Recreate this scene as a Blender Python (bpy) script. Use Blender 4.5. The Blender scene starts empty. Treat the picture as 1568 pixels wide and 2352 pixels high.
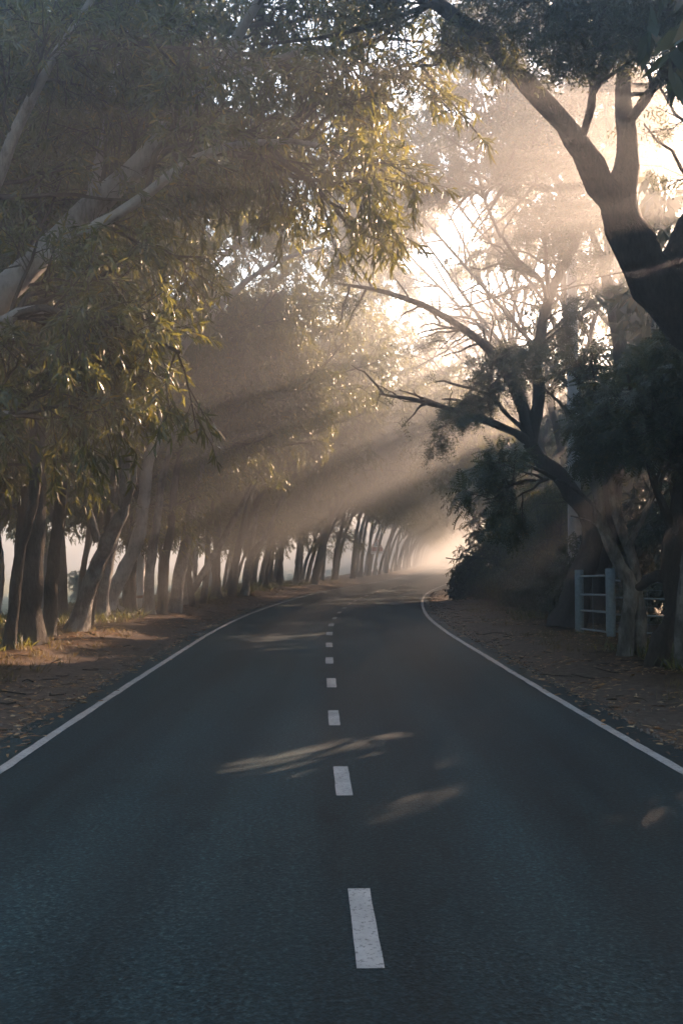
import bpy, math
import numpy as np
from mathutils import Vector

R = math.radians
rng = np.random.default_rng(7)
scene = bpy.context.scene
C = scene.collection

# ------------------------------------------------------------------ camera
CAM_H = 1.75
F = 2170.0                      # focal length for a picture 1568 wide
PITCH = math.atan(109 / F)
cam_d = bpy.data.cameras.new('camera')
cam = bpy.data.objects.new('camera', cam_d)
C.objects.link(cam)
scene.camera = cam
cam.location = (0, 0, CAM_H)
cam.rotation_euler = (math.pi / 2 + PITCH, 0, 0)
cam_d.sensor_fit = 'HORIZONTAL'
cam_d.sensor_width = 24.0
cam_d.lens = 24.0 * F / 1568
cam_d.clip_start = 0.05
cam_d.clip_end = 3000
scene.render.resolution_x, scene.render.resolution_y = 682, 1024


def at(x, y, Y):
    """World point seen at (x, y) of the 1568-wide picture, Y metres ahead."""
    u, v = x - 784.0, 1176.0 - y
    yw = F * math.cos(PITCH) - v * math.sin(PITCH)
    zw = v * math.cos(PITCH) + F * math.sin(PITCH)
    k = Y / yw
    return np.array([u * k, Y, CAM_H + zw * k])


# ------------------------------------------------------------------ light
SUN_AZ, SUN_EL = R(37.5), R(19.5)          # azimuth clockwise from +Y
SUN = np.array([math.sin(SUN_AZ) * math.cos(SUN_EL), math.cos(SUN_AZ) * math.cos(SUN_EL), math.sin(SUN_EL)])
world = bpy.data.worlds.new('World')
scene.world = world
world.use_nodes = True
wn = world.node_tree
bg = wn.nodes['Background']
sky = wn.nodes.new('ShaderNodeTexSky')
sky.sky_type = 'NISHITA'
sky.sun_disc = False
sky.sun_elevation = SUN_EL
sky.sun_rotation = SUN_AZ
sky.air_density, sky.dust_density, sky.ozone_density = 1.3, 0.5, 0.6
wn.links.new(sky.outputs[0], bg.inputs[0])
bg.inputs[1].default_value = 0.06
sun_d = bpy.data.lights.new('sun', 'SUN')
sun_d.energy = 5.0
sun_d.angle = R(0.5)
sun_d.color = (1.0, 0.66, 0.45)
sun_o = bpy.data.objects.new('sun', sun_d)
C.objects.link(sun_o)
sun_o.rotation_euler = Vector(SUN).to_track_quat('Z', 'Y').to_euler()
sun_o.location = (30, 40, 40)

vs = scene.view_settings
vs.view_transform = 'Standard'
vs.look = 'None'
vs.exposure = 3.55
vs.gamma = 1.0
cy = scene.cycles
cy.use_denoising = True
cy.use_adaptive_sampling = True
cy.adaptive_threshold = 0.02
cy.max_bounces = 4
cy.diffuse_bounces = 2
cy.glossy_bounces = 2
cy.transmission_bounces = 4
cy.volume_bounces = 0
cy.transparent_max_bounces = 4
cy.sample_clamp_indirect = 6.0
HAZE_DENSITY = 0.0118
HAZE_G = 0.74

# ------------------------------------------------------------------ materials
def nt(name):
    m = bpy.data.materials.new(name)
    m.use_nodes = True
    t = m.node_tree
    return m, t, t.nodes['Principled BSDF'], t.nodes['Material Output']


def N(t, kind, **kw):
    n = t.nodes.new(kind)
    for k, v in kw.items():
        if k in n.inputs:
            n.inputs[k].default_value = v
        else:
            setattr(n, k, v)
    return n


def ramp(t, fac, stops):
    r = t.nodes.new('ShaderNodeValToRGB')
    e = r.color_ramp.elements
    while len(e) < len(stops):
        e.new(0.5)
    for el, (p, c) in zip(e, stops):
        el.position = p
        el.color = (*c, 1)
    t.links.new(fac, r.inputs[0])
    return r


def mixc(t, fac, a, b, mode='MIX'):
    m = t.nodes.new('ShaderNodeMix')
    m.data_type = 'RGBA'
    m.blend_type = mode
    for sock, v in ((m.inputs[0], fac), (m.inputs[6], a), (m.inputs[7], b)):
        if hasattr(v, 'links'):
            t.links.new(v, sock)
        elif isinstance(v, tuple):
            sock.default_value = (*v, 1)
        else:
            sock.default_value = v
    return m.outputs[2]


def bump(t, bsdf, height, strength, dist=0.02):
    b = t.nodes.new('ShaderNodeBump')
    b.inputs['Strength'].default_value = strength
    b.inputs['Distance'].default_value = dist
    t.links.new(height, b.inputs['Height'])
    t.links.new(b.outputs[0], bsdf.inputs['Normal'])


def coords(t, scale=(1, 1, 1), out='Object'):
    tc = t.nodes.new('ShaderNodeTexCoord')
    mp = t.nodes.new('ShaderNodeMapping')
    mp.inputs['Scale'].default_value = scale
    t.links.new(tc.outputs[out], mp.inputs[0])
    return mp.outputs[0]


def noise(t, vec, scale, detail=4.0, rough=0.55):
    n = t.nodes.new('ShaderNodeTexNoise')
    n.inputs['Scale'].default_value = scale
    n.inputs['Detail'].default_value = detail
    n.inputs['Roughness'].default_value = rough
    t.links.new(vec, n.inputs['Vector'])
    return n.outputs['Fac']


def leaf_mat(name, stops, trans, tfac=0.4, rough=0.42):
    m, t, b, out = nt(name)
    g = t.nodes.new('ShaderNodeNewGeometry')
    oi = t.nodes.new('ShaderNodeObjectInfo')
    col = ramp(t, g.outputs['Random Per Island'], stops).outputs[0]
    var = N(t, 'ShaderNodeMath', operation='MULTIPLY_ADD')
    t.links.new(oi.outputs['Random'], var.inputs[0])
    var.inputs[1].default_value = 0.5
    var.inputs[2].default_value = 0.75
    hs = t.nodes.new('ShaderNodeHueSaturation')
    t.links.new(var.outputs[0], hs.inputs['Value'])
    t.links.new(col, hs.inputs['Color'])
    t.links.new(hs.outputs[0], b.inputs['Base Color'])
    b.inputs['Roughness'].default_value = rough
    b.inputs['Specular IOR Level'].default_value = 0.5
    tr = t.nodes.new('ShaderNodeBsdfTranslucent')
    tc = mixc(t, 0.75, hs.outputs[0], trans)
    t.links.new(tc, tr.inputs['Color'])
    mx = t.nodes.new('ShaderNodeMixShader')
    mx.inputs[0].default_value = tfac
    t.links.new(b.outputs[0], mx.inputs[1])
    t.links.new(tr.outputs[0], mx.inputs[2])
    t.links.new(mx.outputs[0], out.inputs['Surface'])
    return m


M = {}
M['acacia'] = leaf_mat('acacia_leaf', [(0.0, (.018, .044, .032)), (.5, (.036, .072, .036)), (.80, (.070, .092, .024)), (.94, (.16, .14, .02)), (.985, (.30, .18, .02))], (.30, .28, .045), .30)
M['rain'] = leaf_mat('feathery_leaf', [(0.0, (.018, .040, .032)), (.6, (.034, .062, .038)), (.92, (.07, .075, .03)), (.98, (.16, .11, .03))], (.18, .18, .06), .26, .5)
M['broad'] = leaf_mat('broad_leaf', [(0.0, (.018, .040, .032)), (.6, (.036, .066, .036)), (.95, (.07, .08, .03))], (.18, .18, .05), .25, .35)
M['grass'] = leaf_mat('grass_blade', [(0.0, (.05, .055, .02)), (.5, (.10, .075, .03)), (.8, (.16, .10, .045)), (1.0, (.07, .08, .02))], (.3, .22, .06), .3, .6)
M['litter'] = leaf_mat('fallen_leaf', [(0.0, (.07, .035, .015)), (.4, (.22, .10, .03)), (.7, (.36, .19, .06)), (.95, (.44, .32, .18))], (.2, .1, .03), .1, .6)


def bark(name, dark, mid, pale, pscale=2.2, patch=.55):
    m, t, b, out = nt(name)
    v = coords(t, (1, 1, .28))
    n1 = noise(t, v, 22, 6, .65)
    v2 = coords(t, (1, 1, .7))
    n2 = noise(t, v2, pscale, 4, .6)
    col = ramp(t, n1, [(.3, dark), (.62, mid)]).outputs[0]
    pf = ramp(t, n2, [(patch - .06, (0, 0, 0)), (patch + .1, (1, 1, 1))]).outputs[0]
    pc = mixc(t, n1, mid, pale)
    t.links.new(mixc(t, pf, col, pc), b.inputs['Base Color'])
    b.inputs['Roughness'].default_value = .9
    b.inputs['Specular IOR Level'].default_value = .2
    n3 = noise(t, v, 45, 5, .7)
    bump(t, b, n3, 1.0, .06)
    return m


M['bark'] = bark('grey_bark', (.02, .017, .014), (.075, .066, .056), (.17, .16, .145), 2.2, .60)
M['bark_pale'] = bark('pale_bark', (.035, .031, .028), (.12, .115, .107), (.38, .375, .36), 3.0, .50)
M['bark_skylit'] = bark('skylit_pale_bark', (.10, .095, .085), (.28, .27, .255), (.50, .49, .47), 2.4, .46)  # paler than the pale bark: skylight on the limbs put into the colour
M['bark_dark'] = bark('dark_bark', (.022, .018, .015), (.075, .062, .052), (.14, .13, .115), 1.6, .62)
M['twig'] = bark('twig_bark', (.03, .026, .02), (.08, .07, .055), (.12, .11, .09), 2, .6)


def plain(name, col, rough=.6, metal=0., nscale=0, namp=.25, bmp=0):
    m, t, b, out = nt(name)
    b.inputs['Roughness'].default_value = rough
    b.inputs['Metallic'].default_value = metal
    v = coords(t)
    n = noise(t, v, nscale or 6, 5, .6)
    lo = tuple(c * (1 - namp) for c in col)
    hi = tuple(min(1, c * (1 + namp)) for c in col)
    t.links.new(ramp(t, n, [(.3, lo), (.7, hi)]).outputs[0], b.inputs['Base Color'])
    if bmp:
        bump(t, b, n, bmp, .01)
    return m


# asphalt: aggregate speckle, faint wheel tracks, stains
m, t, b, out = nt('asphalt')
v = coords(t)
fine = noise(t, v, 34, 4, .75)
vor = N(t, 'ShaderNodeTexVoronoi', Scale=60.0)
t.links.new(v, vor.inputs['Vector'])
big = noise(t, coords(t, (1, .35, 1)), .55, 5, .6)
base = ramp(t, fine, [(.27, (.002, .006, .008)), (.5, (.0105, .0245, .0295)), (.74, (.046, .090, .102))]).outputs[0]
peb = ramp(t, vor.outputs['Color'], [(.0, (.3, .3, .3)), (.5, (.85, .85, .85)), (.9, (1.5, 1.5, 1.5)), (1, (2.6, 2.5, 2.4))]).outputs[0]
base = mixc(t, .7, base, peb, 'MULTIPLY')
st = ramp(t, big, [(.3, (.6, .6, .6)), (.7, (1.35, 1.35, 1.35))]).outputs[0]
base = mixc(t, .8, base, st, 'MULTIPLY')
trk = noise(t, coords(t, (1.5, .035, 1)), 1.0, 3, .5)
base = mixc(t, .8, base, ramp(t, trk, [(.34, (.48, .48, .50)), (.66, (1.6, 1.57, 1.52))]).outputs[0], 'MULTIPLY')
oil = noise(t, coords(t, (1, .5, 1)), 2.6, 3, .5)
base = mixc(t, 1.0, base, ramp(t, oil, [(.26, (.5, .5, .5)), (.36, (1, 1, 1))]).outputs[0], 'MULTIPLY')
t.links.new(base, b.inputs['Base Color'])
b.inputs['Roughness'].default_value = .72
b.inputs['Specular IOR Level'].default_value = .2
add = N(t, 'ShaderNodeMath', operation='ADD')
t.links.new(fine, add.inputs[0])
t.links.new(vor.outputs['Distance'], add.inputs[1])
bump(t, b, add.outputs[0], .35, .012)
M['asphalt'] = m

# road paint: worn, slightly chipped
m, t, b, out = nt('road_paint')
v = coords(t)
n1 = noise(t, v, 38, 5, .7)
n2 = noise(t, v, 4, 4, .6)
c = ramp(t, n2, [(.3, (.25, .25, .25)), (.7, (.42, .42, .415))]).outputs[0]
chip = ramp(t, n1, [(.37, (1, 1, 1)), (.46, (0, 0, 0))]).outputs[0]
t.links.new(mixc(t, chip, c, (.12, .12, .12)), b.inputs['Base Color'])
b.inputs['Roughness'].default_value = .6
bump(t, b, n1, .3, .005)
M['paint'] = m

# soil: dry dirt near the road, leaf mould and thin grass further out
m, t, b, out = nt('soil')
v = coords(t)
at_ = N(t, 'ShaderNodeAttribute', attribute_name='off')
n1 = noise(t, v, 9, 6, .65)
n2 = noise(t, v, 1.1, 4, .6)
n3 = noise(t, v, 40, 4, .7)
dirt = ramp(t, n1, [(.3, (.055, .042, .033)), (.55, (.12, .096, .078)), (.75, (.19, .16, .135))]).outputs[0]
mould = ramp(t, n1, [(.3, (.028, .02, .012)), (.55, (.085, .05, .024)), (.75, (.15, .09, .045))]).outputs[0]
fld = ramp(t, n2, [(.3, (.16, .17, .10)), (.7, (.30, .28, .19))]).outputs[0]
sm = N(t, 'ShaderNodeMath', operation='MULTIPLY_ADD')
t.links.new(n2, sm.inputs[0]); sm.inputs[1].default_value = 2.6
t.links.new(at_.outputs['Fac'], sm.inputs[2])
f1 = N(t, 'ShaderNodeMapRange'); f1.inputs[1].default_value = 5.4; f1.inputs[2].default_value = 6.6
t.links.new(sm.outputs[0], f1.inputs[0])
f2 = N(t, 'ShaderNodeMapRange'); f2.inputs[1].default_value = 13; f2.inputs[2].default_value = 19
t.links.new(sm.outputs[0], f2.inputs[0])
c = mixc(t, f1.outputs[0], dirt, mould)
c = mixc(t, f2.outputs[0], c, fld)
t.links.new(c, b.inputs['Base Color'])
b.inputs['Roughness'].default_value = .95
b.inputs['Specular IOR Level'].default_value = .1
add = N(t, 'ShaderNodeMath', operation='ADD')
t.links.new(n1, add.inputs[0]); t.links.new(n3, add.inputs[1])
bump(t, b, add.outputs[0], .8, .04)
M['soil'] = m

M['galv'] = plain('weathered_steel_paint', (.13, .18, .21), .5, .0, 14, .3, .15)
M['rail'] = plain('pale_rail_paint', (.20, .25, .28), .5, .0, 14, .25, .1)
M['concrete'] = plain('pole_concrete', (.36, .36, .35), .85, 0, 8, .2, .3)
M['whitewash'] = plain('whitewash', (.72, .72, .70), .7, 0, 6, .12, .1)
M['black'] = plain('black_paint', (.03, .03, .032), .5)
M['red'] = plain('red_sign_paint', (.42, .06, .035), .5, 0, 5, .15)
M['signwhite'] = plain('white_sign_paint', (.75, .75, .74), .5, 0, 5, .08)
M['body'] = plain('vehicle_paint', (.16, .13, .10), .5, 0, 4, .2)
M['tyre'] = plain('tyre_rubber', (.02, .02, .02), .8)
M['lamp'] = plain('lamp_lens', (.7, .7, .68), .2)
m, t, b, out = nt('window_glass')
b.inputs['Base Color'].default_value = (.9, .95, .95, 1)
b.inputs['Roughness'].default_value = .02
b.inputs['Transmission Weight'].default_value = 1.0
b.inputs['IOR'].default_value = 1.02
M['glass'] = m

# ------------------------------------------------------------------ mesh helpers
def mesh(name, v, faces, mats, fmat=None, smooth=False, attr=None):
    """faces: a list of integer arrays, each F x 3 or F x 4."""
    me = bpy.data.meshes.new(name)
    v = np.asarray(v, np.float32)
    faces = [np.asarray(f, np.int32) for f in faces if len(f)]
    nl = sum(f.size for f in faces)
    nf = sum(len(f) for f in faces)
    me.vertices.add(len(v)); me.vertices.foreach_set('co', v.ravel())
    me.loops.add(nl); me.polygons.add(nf)
    me.loops.foreach_set('vertex_index', np.concatenate([f.ravel() for f in faces]))
    tot = np.concatenate([np.full(len(f), f.shape[1], np.int32) for f in faces])
    st = np.zeros(nf, np.int32); st[1:] = np.cumsum(tot)[:-1]
    me.polygons.foreach_set('loop_start', st)
    for mm in mats:
        me.materials.append(mm)
    if fmat is not None:
        me.polygons.foreach_set('material_index', np.asarray(fmat, np.int32))
    if smooth:
        me.polygons.foreach_set('use_smooth', np.ones(nf, bool))
    if attr is not None:
        a = me.attributes.new(attr[0], 'FLOAT', 'POINT')
        a.data.foreach_set('value', np.asarray(attr[1], np.float32))
    me.update(calc_edges=True)
    return me


def obj(name, me, parent=None, loc=None, rotz=0, scale=1):
    o = bpy.data.objects.new(name, me)
    C.objects.link(o)
    if parent is not None:
        o.parent = parent
    if loc is not None:
        o.location = tuple(float(c) for c in loc)
    o.rotation_euler = (0, 0, rotz)
    o.scale = (scale,) * 3
    return o


def empty(name, loc, label, cat, group=None):
    o = obj(name, None, None, loc)
    o['label'] = label
    o['category'] = cat
    if group:
        o['group'] = group
    return o


def norm(a):
    return a / np.maximum(np.linalg.norm(a, axis=-1, keepdims=True), 1e-9)


def tubes(P, Rr, S=6, wob=0.0, r=rng):
    """P: M,K,3 centre lines; Rr: M,K radii -> verts, quads (closed tip by a zero-ish radius)."""
    Mn, K, _ = P.shape
    T = np.gradient(P, axis=1)
    T = norm(T)
    ref = np.eye(3)[np.argmin(np.abs(T).max(axis=1), axis=1)][:, None, :]     # one steady axis for each line
    U = norm(np.cross(np.broadcast_to(ref, T.shape), T))
    # keep frames steady along a line
    W = np.cross(T, U)
    a = np.linspace(0, 2 * np.pi, S, endpoint=False)
    rr = Rr[..., None] * (1 + wob * r.normal(size=(Mn, K, S)))
    V = P[:, :, None, :] + rr[..., None] * (U[:, :, None, :] * np.cos(a)[None, None, :, None] + W[:, :, None, :] * np.sin(a)[None, None, :, None])
    i = np.arange(Mn)[:, None, None] * K * S + np.arange(K - 1)[None, :, None] * S
    j = np.arange(S)[None, None, :]
    k = (np.arange(S) + 1) % S
    Q = np.stack([i + j, i + k[None, None, :], i + S + k[None, None, :], i + S + j], -1).reshape(-1, 4)
    return V.reshape(-1, 3), Q


def catmull(pts, n):
    """Resample a control polyline (rows x,y,z,r) to n rows smoothly."""
    p = np.asarray(pts, float)
    d = np.r_[0, np.cumsum(np.linalg.norm(np.diff(p[:, :3], axis=0), axis=1))]
    u = np.linspace(0, d[-1], n)
    tg = np.gradient(p, d, axis=0) if len(p) > 2 else np.repeat((p[1:] - p[:1]) / d[-1], 2, 0)
    i = np.clip(np.searchsorted(d, u, side='right') - 1, 0, len(p) - 2)
    h = (d[i + 1] - d[i])[:, None]
    s = ((u - d[i])[:, None]) / h
    return (2 * s**3 - 3 * s**2 + 1) * p[i] + (s**3 - 2 * s**2 + s) * h * tg[i] + (-2 * s**3 + 3 * s**2) * p[i + 1] + (s**3 - s**2) * h * tg[i + 1]


def limb_mesh(limbs, S=12, r=rng, flare=True):
    """limbs: control polylines (x,y,z,r). Continuous bark tubes, the first with a root flare."""
    vs_, qs, b0 = [], [], 0
    for li, L in enumerate(limbs):
        L = np.asarray(L, float)
        ln = np.linalg.norm(np.diff(L[:, :3], axis=0), axis=1).sum()
        n = int(np.clip(ln / .22, 8, 44))
        c = catmull(L, n)
        P, rad = c[:, :3].copy(), np.maximum(c[:, 3], .004)
        P[1:-1] += r.normal(size=(n - 2, 3)) * (rad[1:-1, None] * .07)
        rad = rad * (1 + .05 * r.normal(size=n))
        V, Q = tubes(P[None], rad[None], S if rad.max() > .05 else 6, .035, r)
        V = V.reshape(n, -1, 3)
        if li == 0 and flare:
            h = P[:, 2] - P[0, 2]
            f = np.exp(-np.maximum(h, 0) / .22)
            ph = r.uniform(0, 6.28, 3)
            a = np.linspace(0, 2 * np.pi, V.shape[1], endpoint=False)
            lobes = .45 + .35 * np.cos(3 * a + ph[0]) + .2 * np.cos(5 * a + ph[1])
            V += (V - P[:, None]) * (f[:, None] * lobes[None])[..., None] * (.95 if rad[0] > .15 else .45)
        V = V.reshape(-1, 3)
        vs_.append(V); qs.append(Q + b0); b0 += len(V)
    return np.concatenate(vs_), np.concatenate(qs)


def spawn(par, n, t0, t1, L, spread, up, droop, K=5, r=rng, out=None, tpow=1.0):
    """n children of the lines par (P,K0,3)."""
    Pn, K0, _ = par.shape
    ln = np.linalg.norm(np.diff(par, axis=1), axis=2).sum(1)
    idx = r.choice(Pn, n, p=ln / ln.sum())
    tt = t0 + (t1 - t0) * r.uniform(size=n) ** tpow
    f = tt * (K0 - 1)
    i = np.minimum(f.astype(int), K0 - 2)
    s = (f - i)[:, None]
    a, b_ = par[idx, i], par[idx, i + 1]
    pos = a + (b_ - a) * s
    tan = norm(b_ - a)
    q = r.normal(size=(n, 3))
    q = norm(q - (q * tan).sum(1, keepdims=True) * tan)
    sp = spread * r.uniform(.6, 1.25, n)[:, None]
    d = tan * np.cos(sp) + q * np.sin(sp) + np.array([0, 0, up])
    if out is not None:
        d = d + out
    d = norm(d)
    ll = (L * r.uniform(.55, 1.25, n) * (1.1 - .5 * tt))[:, None, None]
    u = np.linspace(0, 1, K)[None, :, None]
    P = pos[:, None] + d[:, None] * ll * u + np.array([0, 0, -1.0]) * droop * ll * u**2
    P[:, 1:] += np.cumsum(r.normal(size=(n, K - 1, 3)), axis=1) * (ll * .035)
    return P


# leaf templates: x along the leaf, y across, z up; triangles
def tmpl_sickle(c=.6):
    v = [(0, 0, 0), (.30, .46 + .25 * c, -.01), (.30, -.46 + .25 * c, -.01), (.68, .40 + .75 * c, -.09), (.68, -.38 + .75 * c, -.09), (1, 1.0 * c, -.24)]
    return np.array(v, float), np.array([(0, 2, 1), (1, 2, 4), (1, 4, 3), (3, 4, 5)])


def tmpl_diamond():
    return np.array([(0, 0, 0), (.42, .5, -.03), (.42, -.5, -.03), (1, .25, -.18)], float), np.array([(0, 2, 1), (1, 2, 3)])


def tmpl_ovate():
    v = [(0, 0, 0), (.28, .5, .04), (.28, -.5, .04), (.70, .36, -.02), (.70, -.36, -.02), (1, 0, -.16), (.45, 0, -.04)]
    f = [(0, 6, 1), (0, 2, 6), (1, 6, 3), (6, 2, 4), (3, 6, 5), (6, 4, 5)]
    return np.array(v, float), np.array(f)


def tmpl_pinnate(n=8, leaf=.34):
    """Feather leaf: y is given in units of the leaf's width, about equal to its length here."""
    v, f = [], []
    for i in range(n):
        u = (i + .8) / n
        x0, z0 = u, -.20 * u * u
        l = leaf * math.sin(math.pi * (.16 + .74 * u))
        for s in (-1, 1):
            k = len(v)
            w = .055
            v += [(x0, 0, z0), (x0 + .22 * l - w, s * l * .5, z0 - .02), (x0 + .22 * l + w, s * l * .5, z0 - .02), (x0 + .42 * l, s * l, z0 - .09)]
            f += [(k, k + 1, k + 2), (k + 1, k + 3, k + 2)]
    k = len(v)
    v += [(0, -.012, 0), (0, .012, 0), (1, 0, -.20)]
    f += [(k, k + 1, k + 2)]
    return np.array(v, float), np.array(f)


T_SICKLE = [tmpl_sickle(.5), tmpl_sickle(.9), tmpl_sickle(-.6)]
T_DIAMOND = [tmpl_diamond()]
T_OVATE = [tmpl_ovate()]
T_PINN = [tmpl_pinnate(8, .34), tmpl_pinnate(6, .38)]
T_PINN_LO = [tmpl_pinnate(3, .46)]


def leaves(pos, dirs, length, width, tm, r=rng, roll=1.0):
    """Leaf-shaped triangles at pos, pointing along dirs."""
    n = len(pos)
    d = norm(dirs)
    q = np.array([0, 0, 1.0]) + r.normal(size=(n, 3)) * roll
    nrm_ = norm(q - (q * d).sum(1, keepdims=True) * d)
    side = np.cross(nrm_, d)
    l = length * r.uniform(.65, 1.25, n)
    w = width * r.uniform(.75, 1.25, n)
    pick = r.integers(len(tm), size=n)
    vs_, fs, b0 = [], [], 0
    for k, (tv, tf) in enumerate(tm):
        s = np.nonzero(pick == k)[0]
        if not len(s):
            continue
        V = pos[s, None] + d[s, None] * (tv[None, :, 0:1] * l[s, None, None]) + side[s, None] * (tv[None, :, 1:2] * w[s, None, None]) + nrm_[s, None] * (tv[None, :, 2:3] * l[s, None, None])
        Fc = tf[None] + (np.arange(len(s)) * len(tv))[:, None, None] + b0
        vs_.append(V.reshape(-1, 3)); fs.append(Fc.reshape(-1, 3)); b0 += len(s) * len(tv)
    return np.concatenate(vs_), np.concatenate(fs)


def along(tw, n, t0, r=rng):
    """n points on each line of tw: positions and tangents."""
    Mn, K, _ = tw.shape
    tt = t0 + (1 - t0) * r.uniform(size=(Mn, n)) ** .8
    f = tt * (K - 1)
    i = np.minimum(f.astype(int), K - 2)
    s = (f - i)[..., None]
    m_ = np.arange(Mn)[:, None]
    a, b_ = tw[m_, i], tw[m_, i + 1]
    return (a + (b_ - a) * s).reshape(-1, 3), norm(b_ - a).reshape(-1, 3)


# light gaps in the right-hand canopy: cut along the sun to shape beams
GAPS = []


def gap(p, rad):
    GAPS.append((np.asarray(p, float), rad))


def open_to_sun(pos, r=rng, margin=0.0):
    """Which of the points lie in none of the light gaps."""
    keep = np.ones(len(pos), bool)
    jit = 1 + .18 * r.normal(size=len(pos))
    for p, rad in GAPS:
        d = pos - p
        k = d @ SUN
        q2 = (d * d).sum(1) - k * k
        keep &= ~((q2 < (rad * jit + margin) ** 2) & (k > 0))
    return keep


def lines_open(P, r=rng):
    """Which of the lines P (M,K,3) stay clear of the gaps."""
    m_ = (P[:, :-1] + P[:, 1:]) / 2
    Z = np.concatenate([P, m_], 1)
    return open_to_sun(Z.reshape(-1, 3), r).reshape(len(P), -1).all(1)


def grow(limbs, r, n2, n3, n4, L=(2.2, 1.3, .6), nl=11, leaf=(.15, .026), tm=T_SICKLE, mat='acacia', start=.35, up=(.25, .12, 0), droop=(.25, .35, .5), out=None, hang=.8, gaps=False, spread=(.9, .9, .8), roll=1.0, wood=False, clear=None, coarse=False):
    """Branches and leaves on given limbs (list of n x 4). -> branch mesh, crown mesh."""
    par = np.stack([catmull(l, 12)[:, :3] for l in limbs])
    s2 = spawn(par, n2, start, 1, L[0], spread[0], up[0], droop[0], 6, r, out)
    s3 = spawn(np.concatenate([s2]), n3, .25, 1, L[1], spread[1], up[1], droop[1], 5, r)
    if gaps and GAPS:
        s3 = s3[lines_open(s3, r)]
    s4 = spawn(s3, n4, .15, 1, L[2], spread[2], up[2], droop[2], 4, r)
    if gaps and GAPS:
        s4 = s4[lines_open(s4, r)]
    V, Q, b0 = [], [], 0
    if wood:
        v_, q_ = limb_mesh(limbs, 6, r, False)
        V.append(v_); Q.append(q_); b0 = len(v_)
    for P, r0, S in (((s2[:, [0, 2, 5]], .030, 4), (s3[:, [0, 2, 4]], .015, 3)) if coarse else ((s2, .030, 5), (s3[:, [0, 1, 2, 4]], .013, 3), (s4[:, [0, 2, 3]], .005, 3))):
        K = P.shape[1]
        ll = np.linalg.norm(P[:, -1] - P[:, 0], axis=1)
        base = r0 * (ll / ll.mean())[:, None]
        v_, q_ = tubes(P, base * np.linspace(1, .35, K)[None], S)
        V.append(v_); Q.append(q_ + b0); b0 += len(v_)
    wood_me = mesh('branches', np.concatenate(V), [np.concatenate(Q)], [M['twig']], smooth=True)
    pos, tan = along(s4, nl, .12, r)
    if clear is not None:
        ln = catmull(clear[0], 40)[:, :3]
        k = np.min(np.linalg.norm(pos[:, None] - ln[None], axis=2), axis=1) > clear[1] * r.uniform(.7, 1.2, len(pos))
        pos, tan = pos[k], tan[k]
    if gaps and GAPS:
        k = open_to_sun(pos, r, leaf[0] * .45)
        pos, tan = pos[k], tan[k]
    d = tan * .7 + r.normal(size=pos.shape) * .55 + np.array([0, 0, -hang])
    v_, f_ = leaves(pos, d, leaf[0], leaf[1], tm, r, roll)
    crown_me = mesh('crown', v_, [f_], [M[mat]])
    return wood_me, crown_me


def tree(name, loc, label, limbs, bark_m, wood_me=None, crown_me=None, cloc=None, crot=0, cscale=1, cat='tree', group=None, r=rng):
    """limbs in world coordinates."""
    o = empty(name, loc, label, cat, group)
    inv = np.array([*loc, 0.0])
    L = [np.asarray(l, float) - inv for l in limbs]
    v_, q_ = limb_mesh(L, 12, r)
    obj('trunk', mesh('trunk', v_, [q_], [M[bark_m]], smooth=True), o)
    if crown_me is not None:
        lc = -np.asarray(loc, float) if cloc is None else np.asarray(cloc) - np.asarray(loc)
        obj('branches', wood_me, o, lc, crot, cscale)
        obj('crown', crown_me, o, lc, crot, cscale)
    return o


# ------------------------------------------------------------------ road line
_cy = np.array([-60, -20, 0, 4.5, 10.3, 16.4, 23.3, 28.1, 33.9, 41.8, 52, 63, 73, 95, 120, 165, 260, 700.])
_cx = np.array([2.6, .9, .27, .112, -.078, -.20, -.285, -.21, .09, .75, 2.0, 3.85, 5.6, 9.0, 12.4, 18.0, 29.0, 78.])
_m = np.gradient(_cx, _cy)


def xc(y):
    y = np.asarray(y, float)
    i = np.clip(np.searchsorted(_cy, y, side='right') - 1, 0, len(_cy) - 2)
    h = _cy[i + 1] - _cy[i]
    s = (y - _cy[i]) / h
    return (2 * s**3 - 3 * s**2 + 1) * _cx[i] + (s**3 - 2 * s**2 + s) * h * _m[i] + (-2 * s**3 + 3 * s**2) * _cx[i + 1] + (s**3 - s**2) * h * _m[i + 1]


def slope(y):
    return (xc(y + .25) - xc(y - .25)) / .5


def offset(x, y):
    return (x - xc(y)) / np.sqrt(1 + slope(y) ** 2)


def vnoise(x, y, s, seed=0):
    """Smooth value noise, numpy."""
    x, y = np.asarray(x) / s + 1000, np.asarray(y) / s + 1000
    xi, yi = np.floor(x).astype(int), np.floor(y).astype(int)
    fx, fy = x - xi, y - yi
    fx, fy = fx * fx * (3 - 2 * fx), fy * fy * (3 - 2 * fy)
    h = lambda a, b_: np.modf(np.abs(np.sin(a * 127.1 + b_ * 311.7 + seed * 74.7) * 43758.5453))[0]
    return (h(xi, yi) * (1 - fx) + h(xi + 1, yi) * fx) * (1 - fy) + (h(xi, yi + 1) * (1 - fx) + h(xi + 1, yi + 1) * fx) * fy


RW = 2.82            # centre to the middle of an edge line
EDGE = 3.20          # centre to the asphalt's edge


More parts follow.
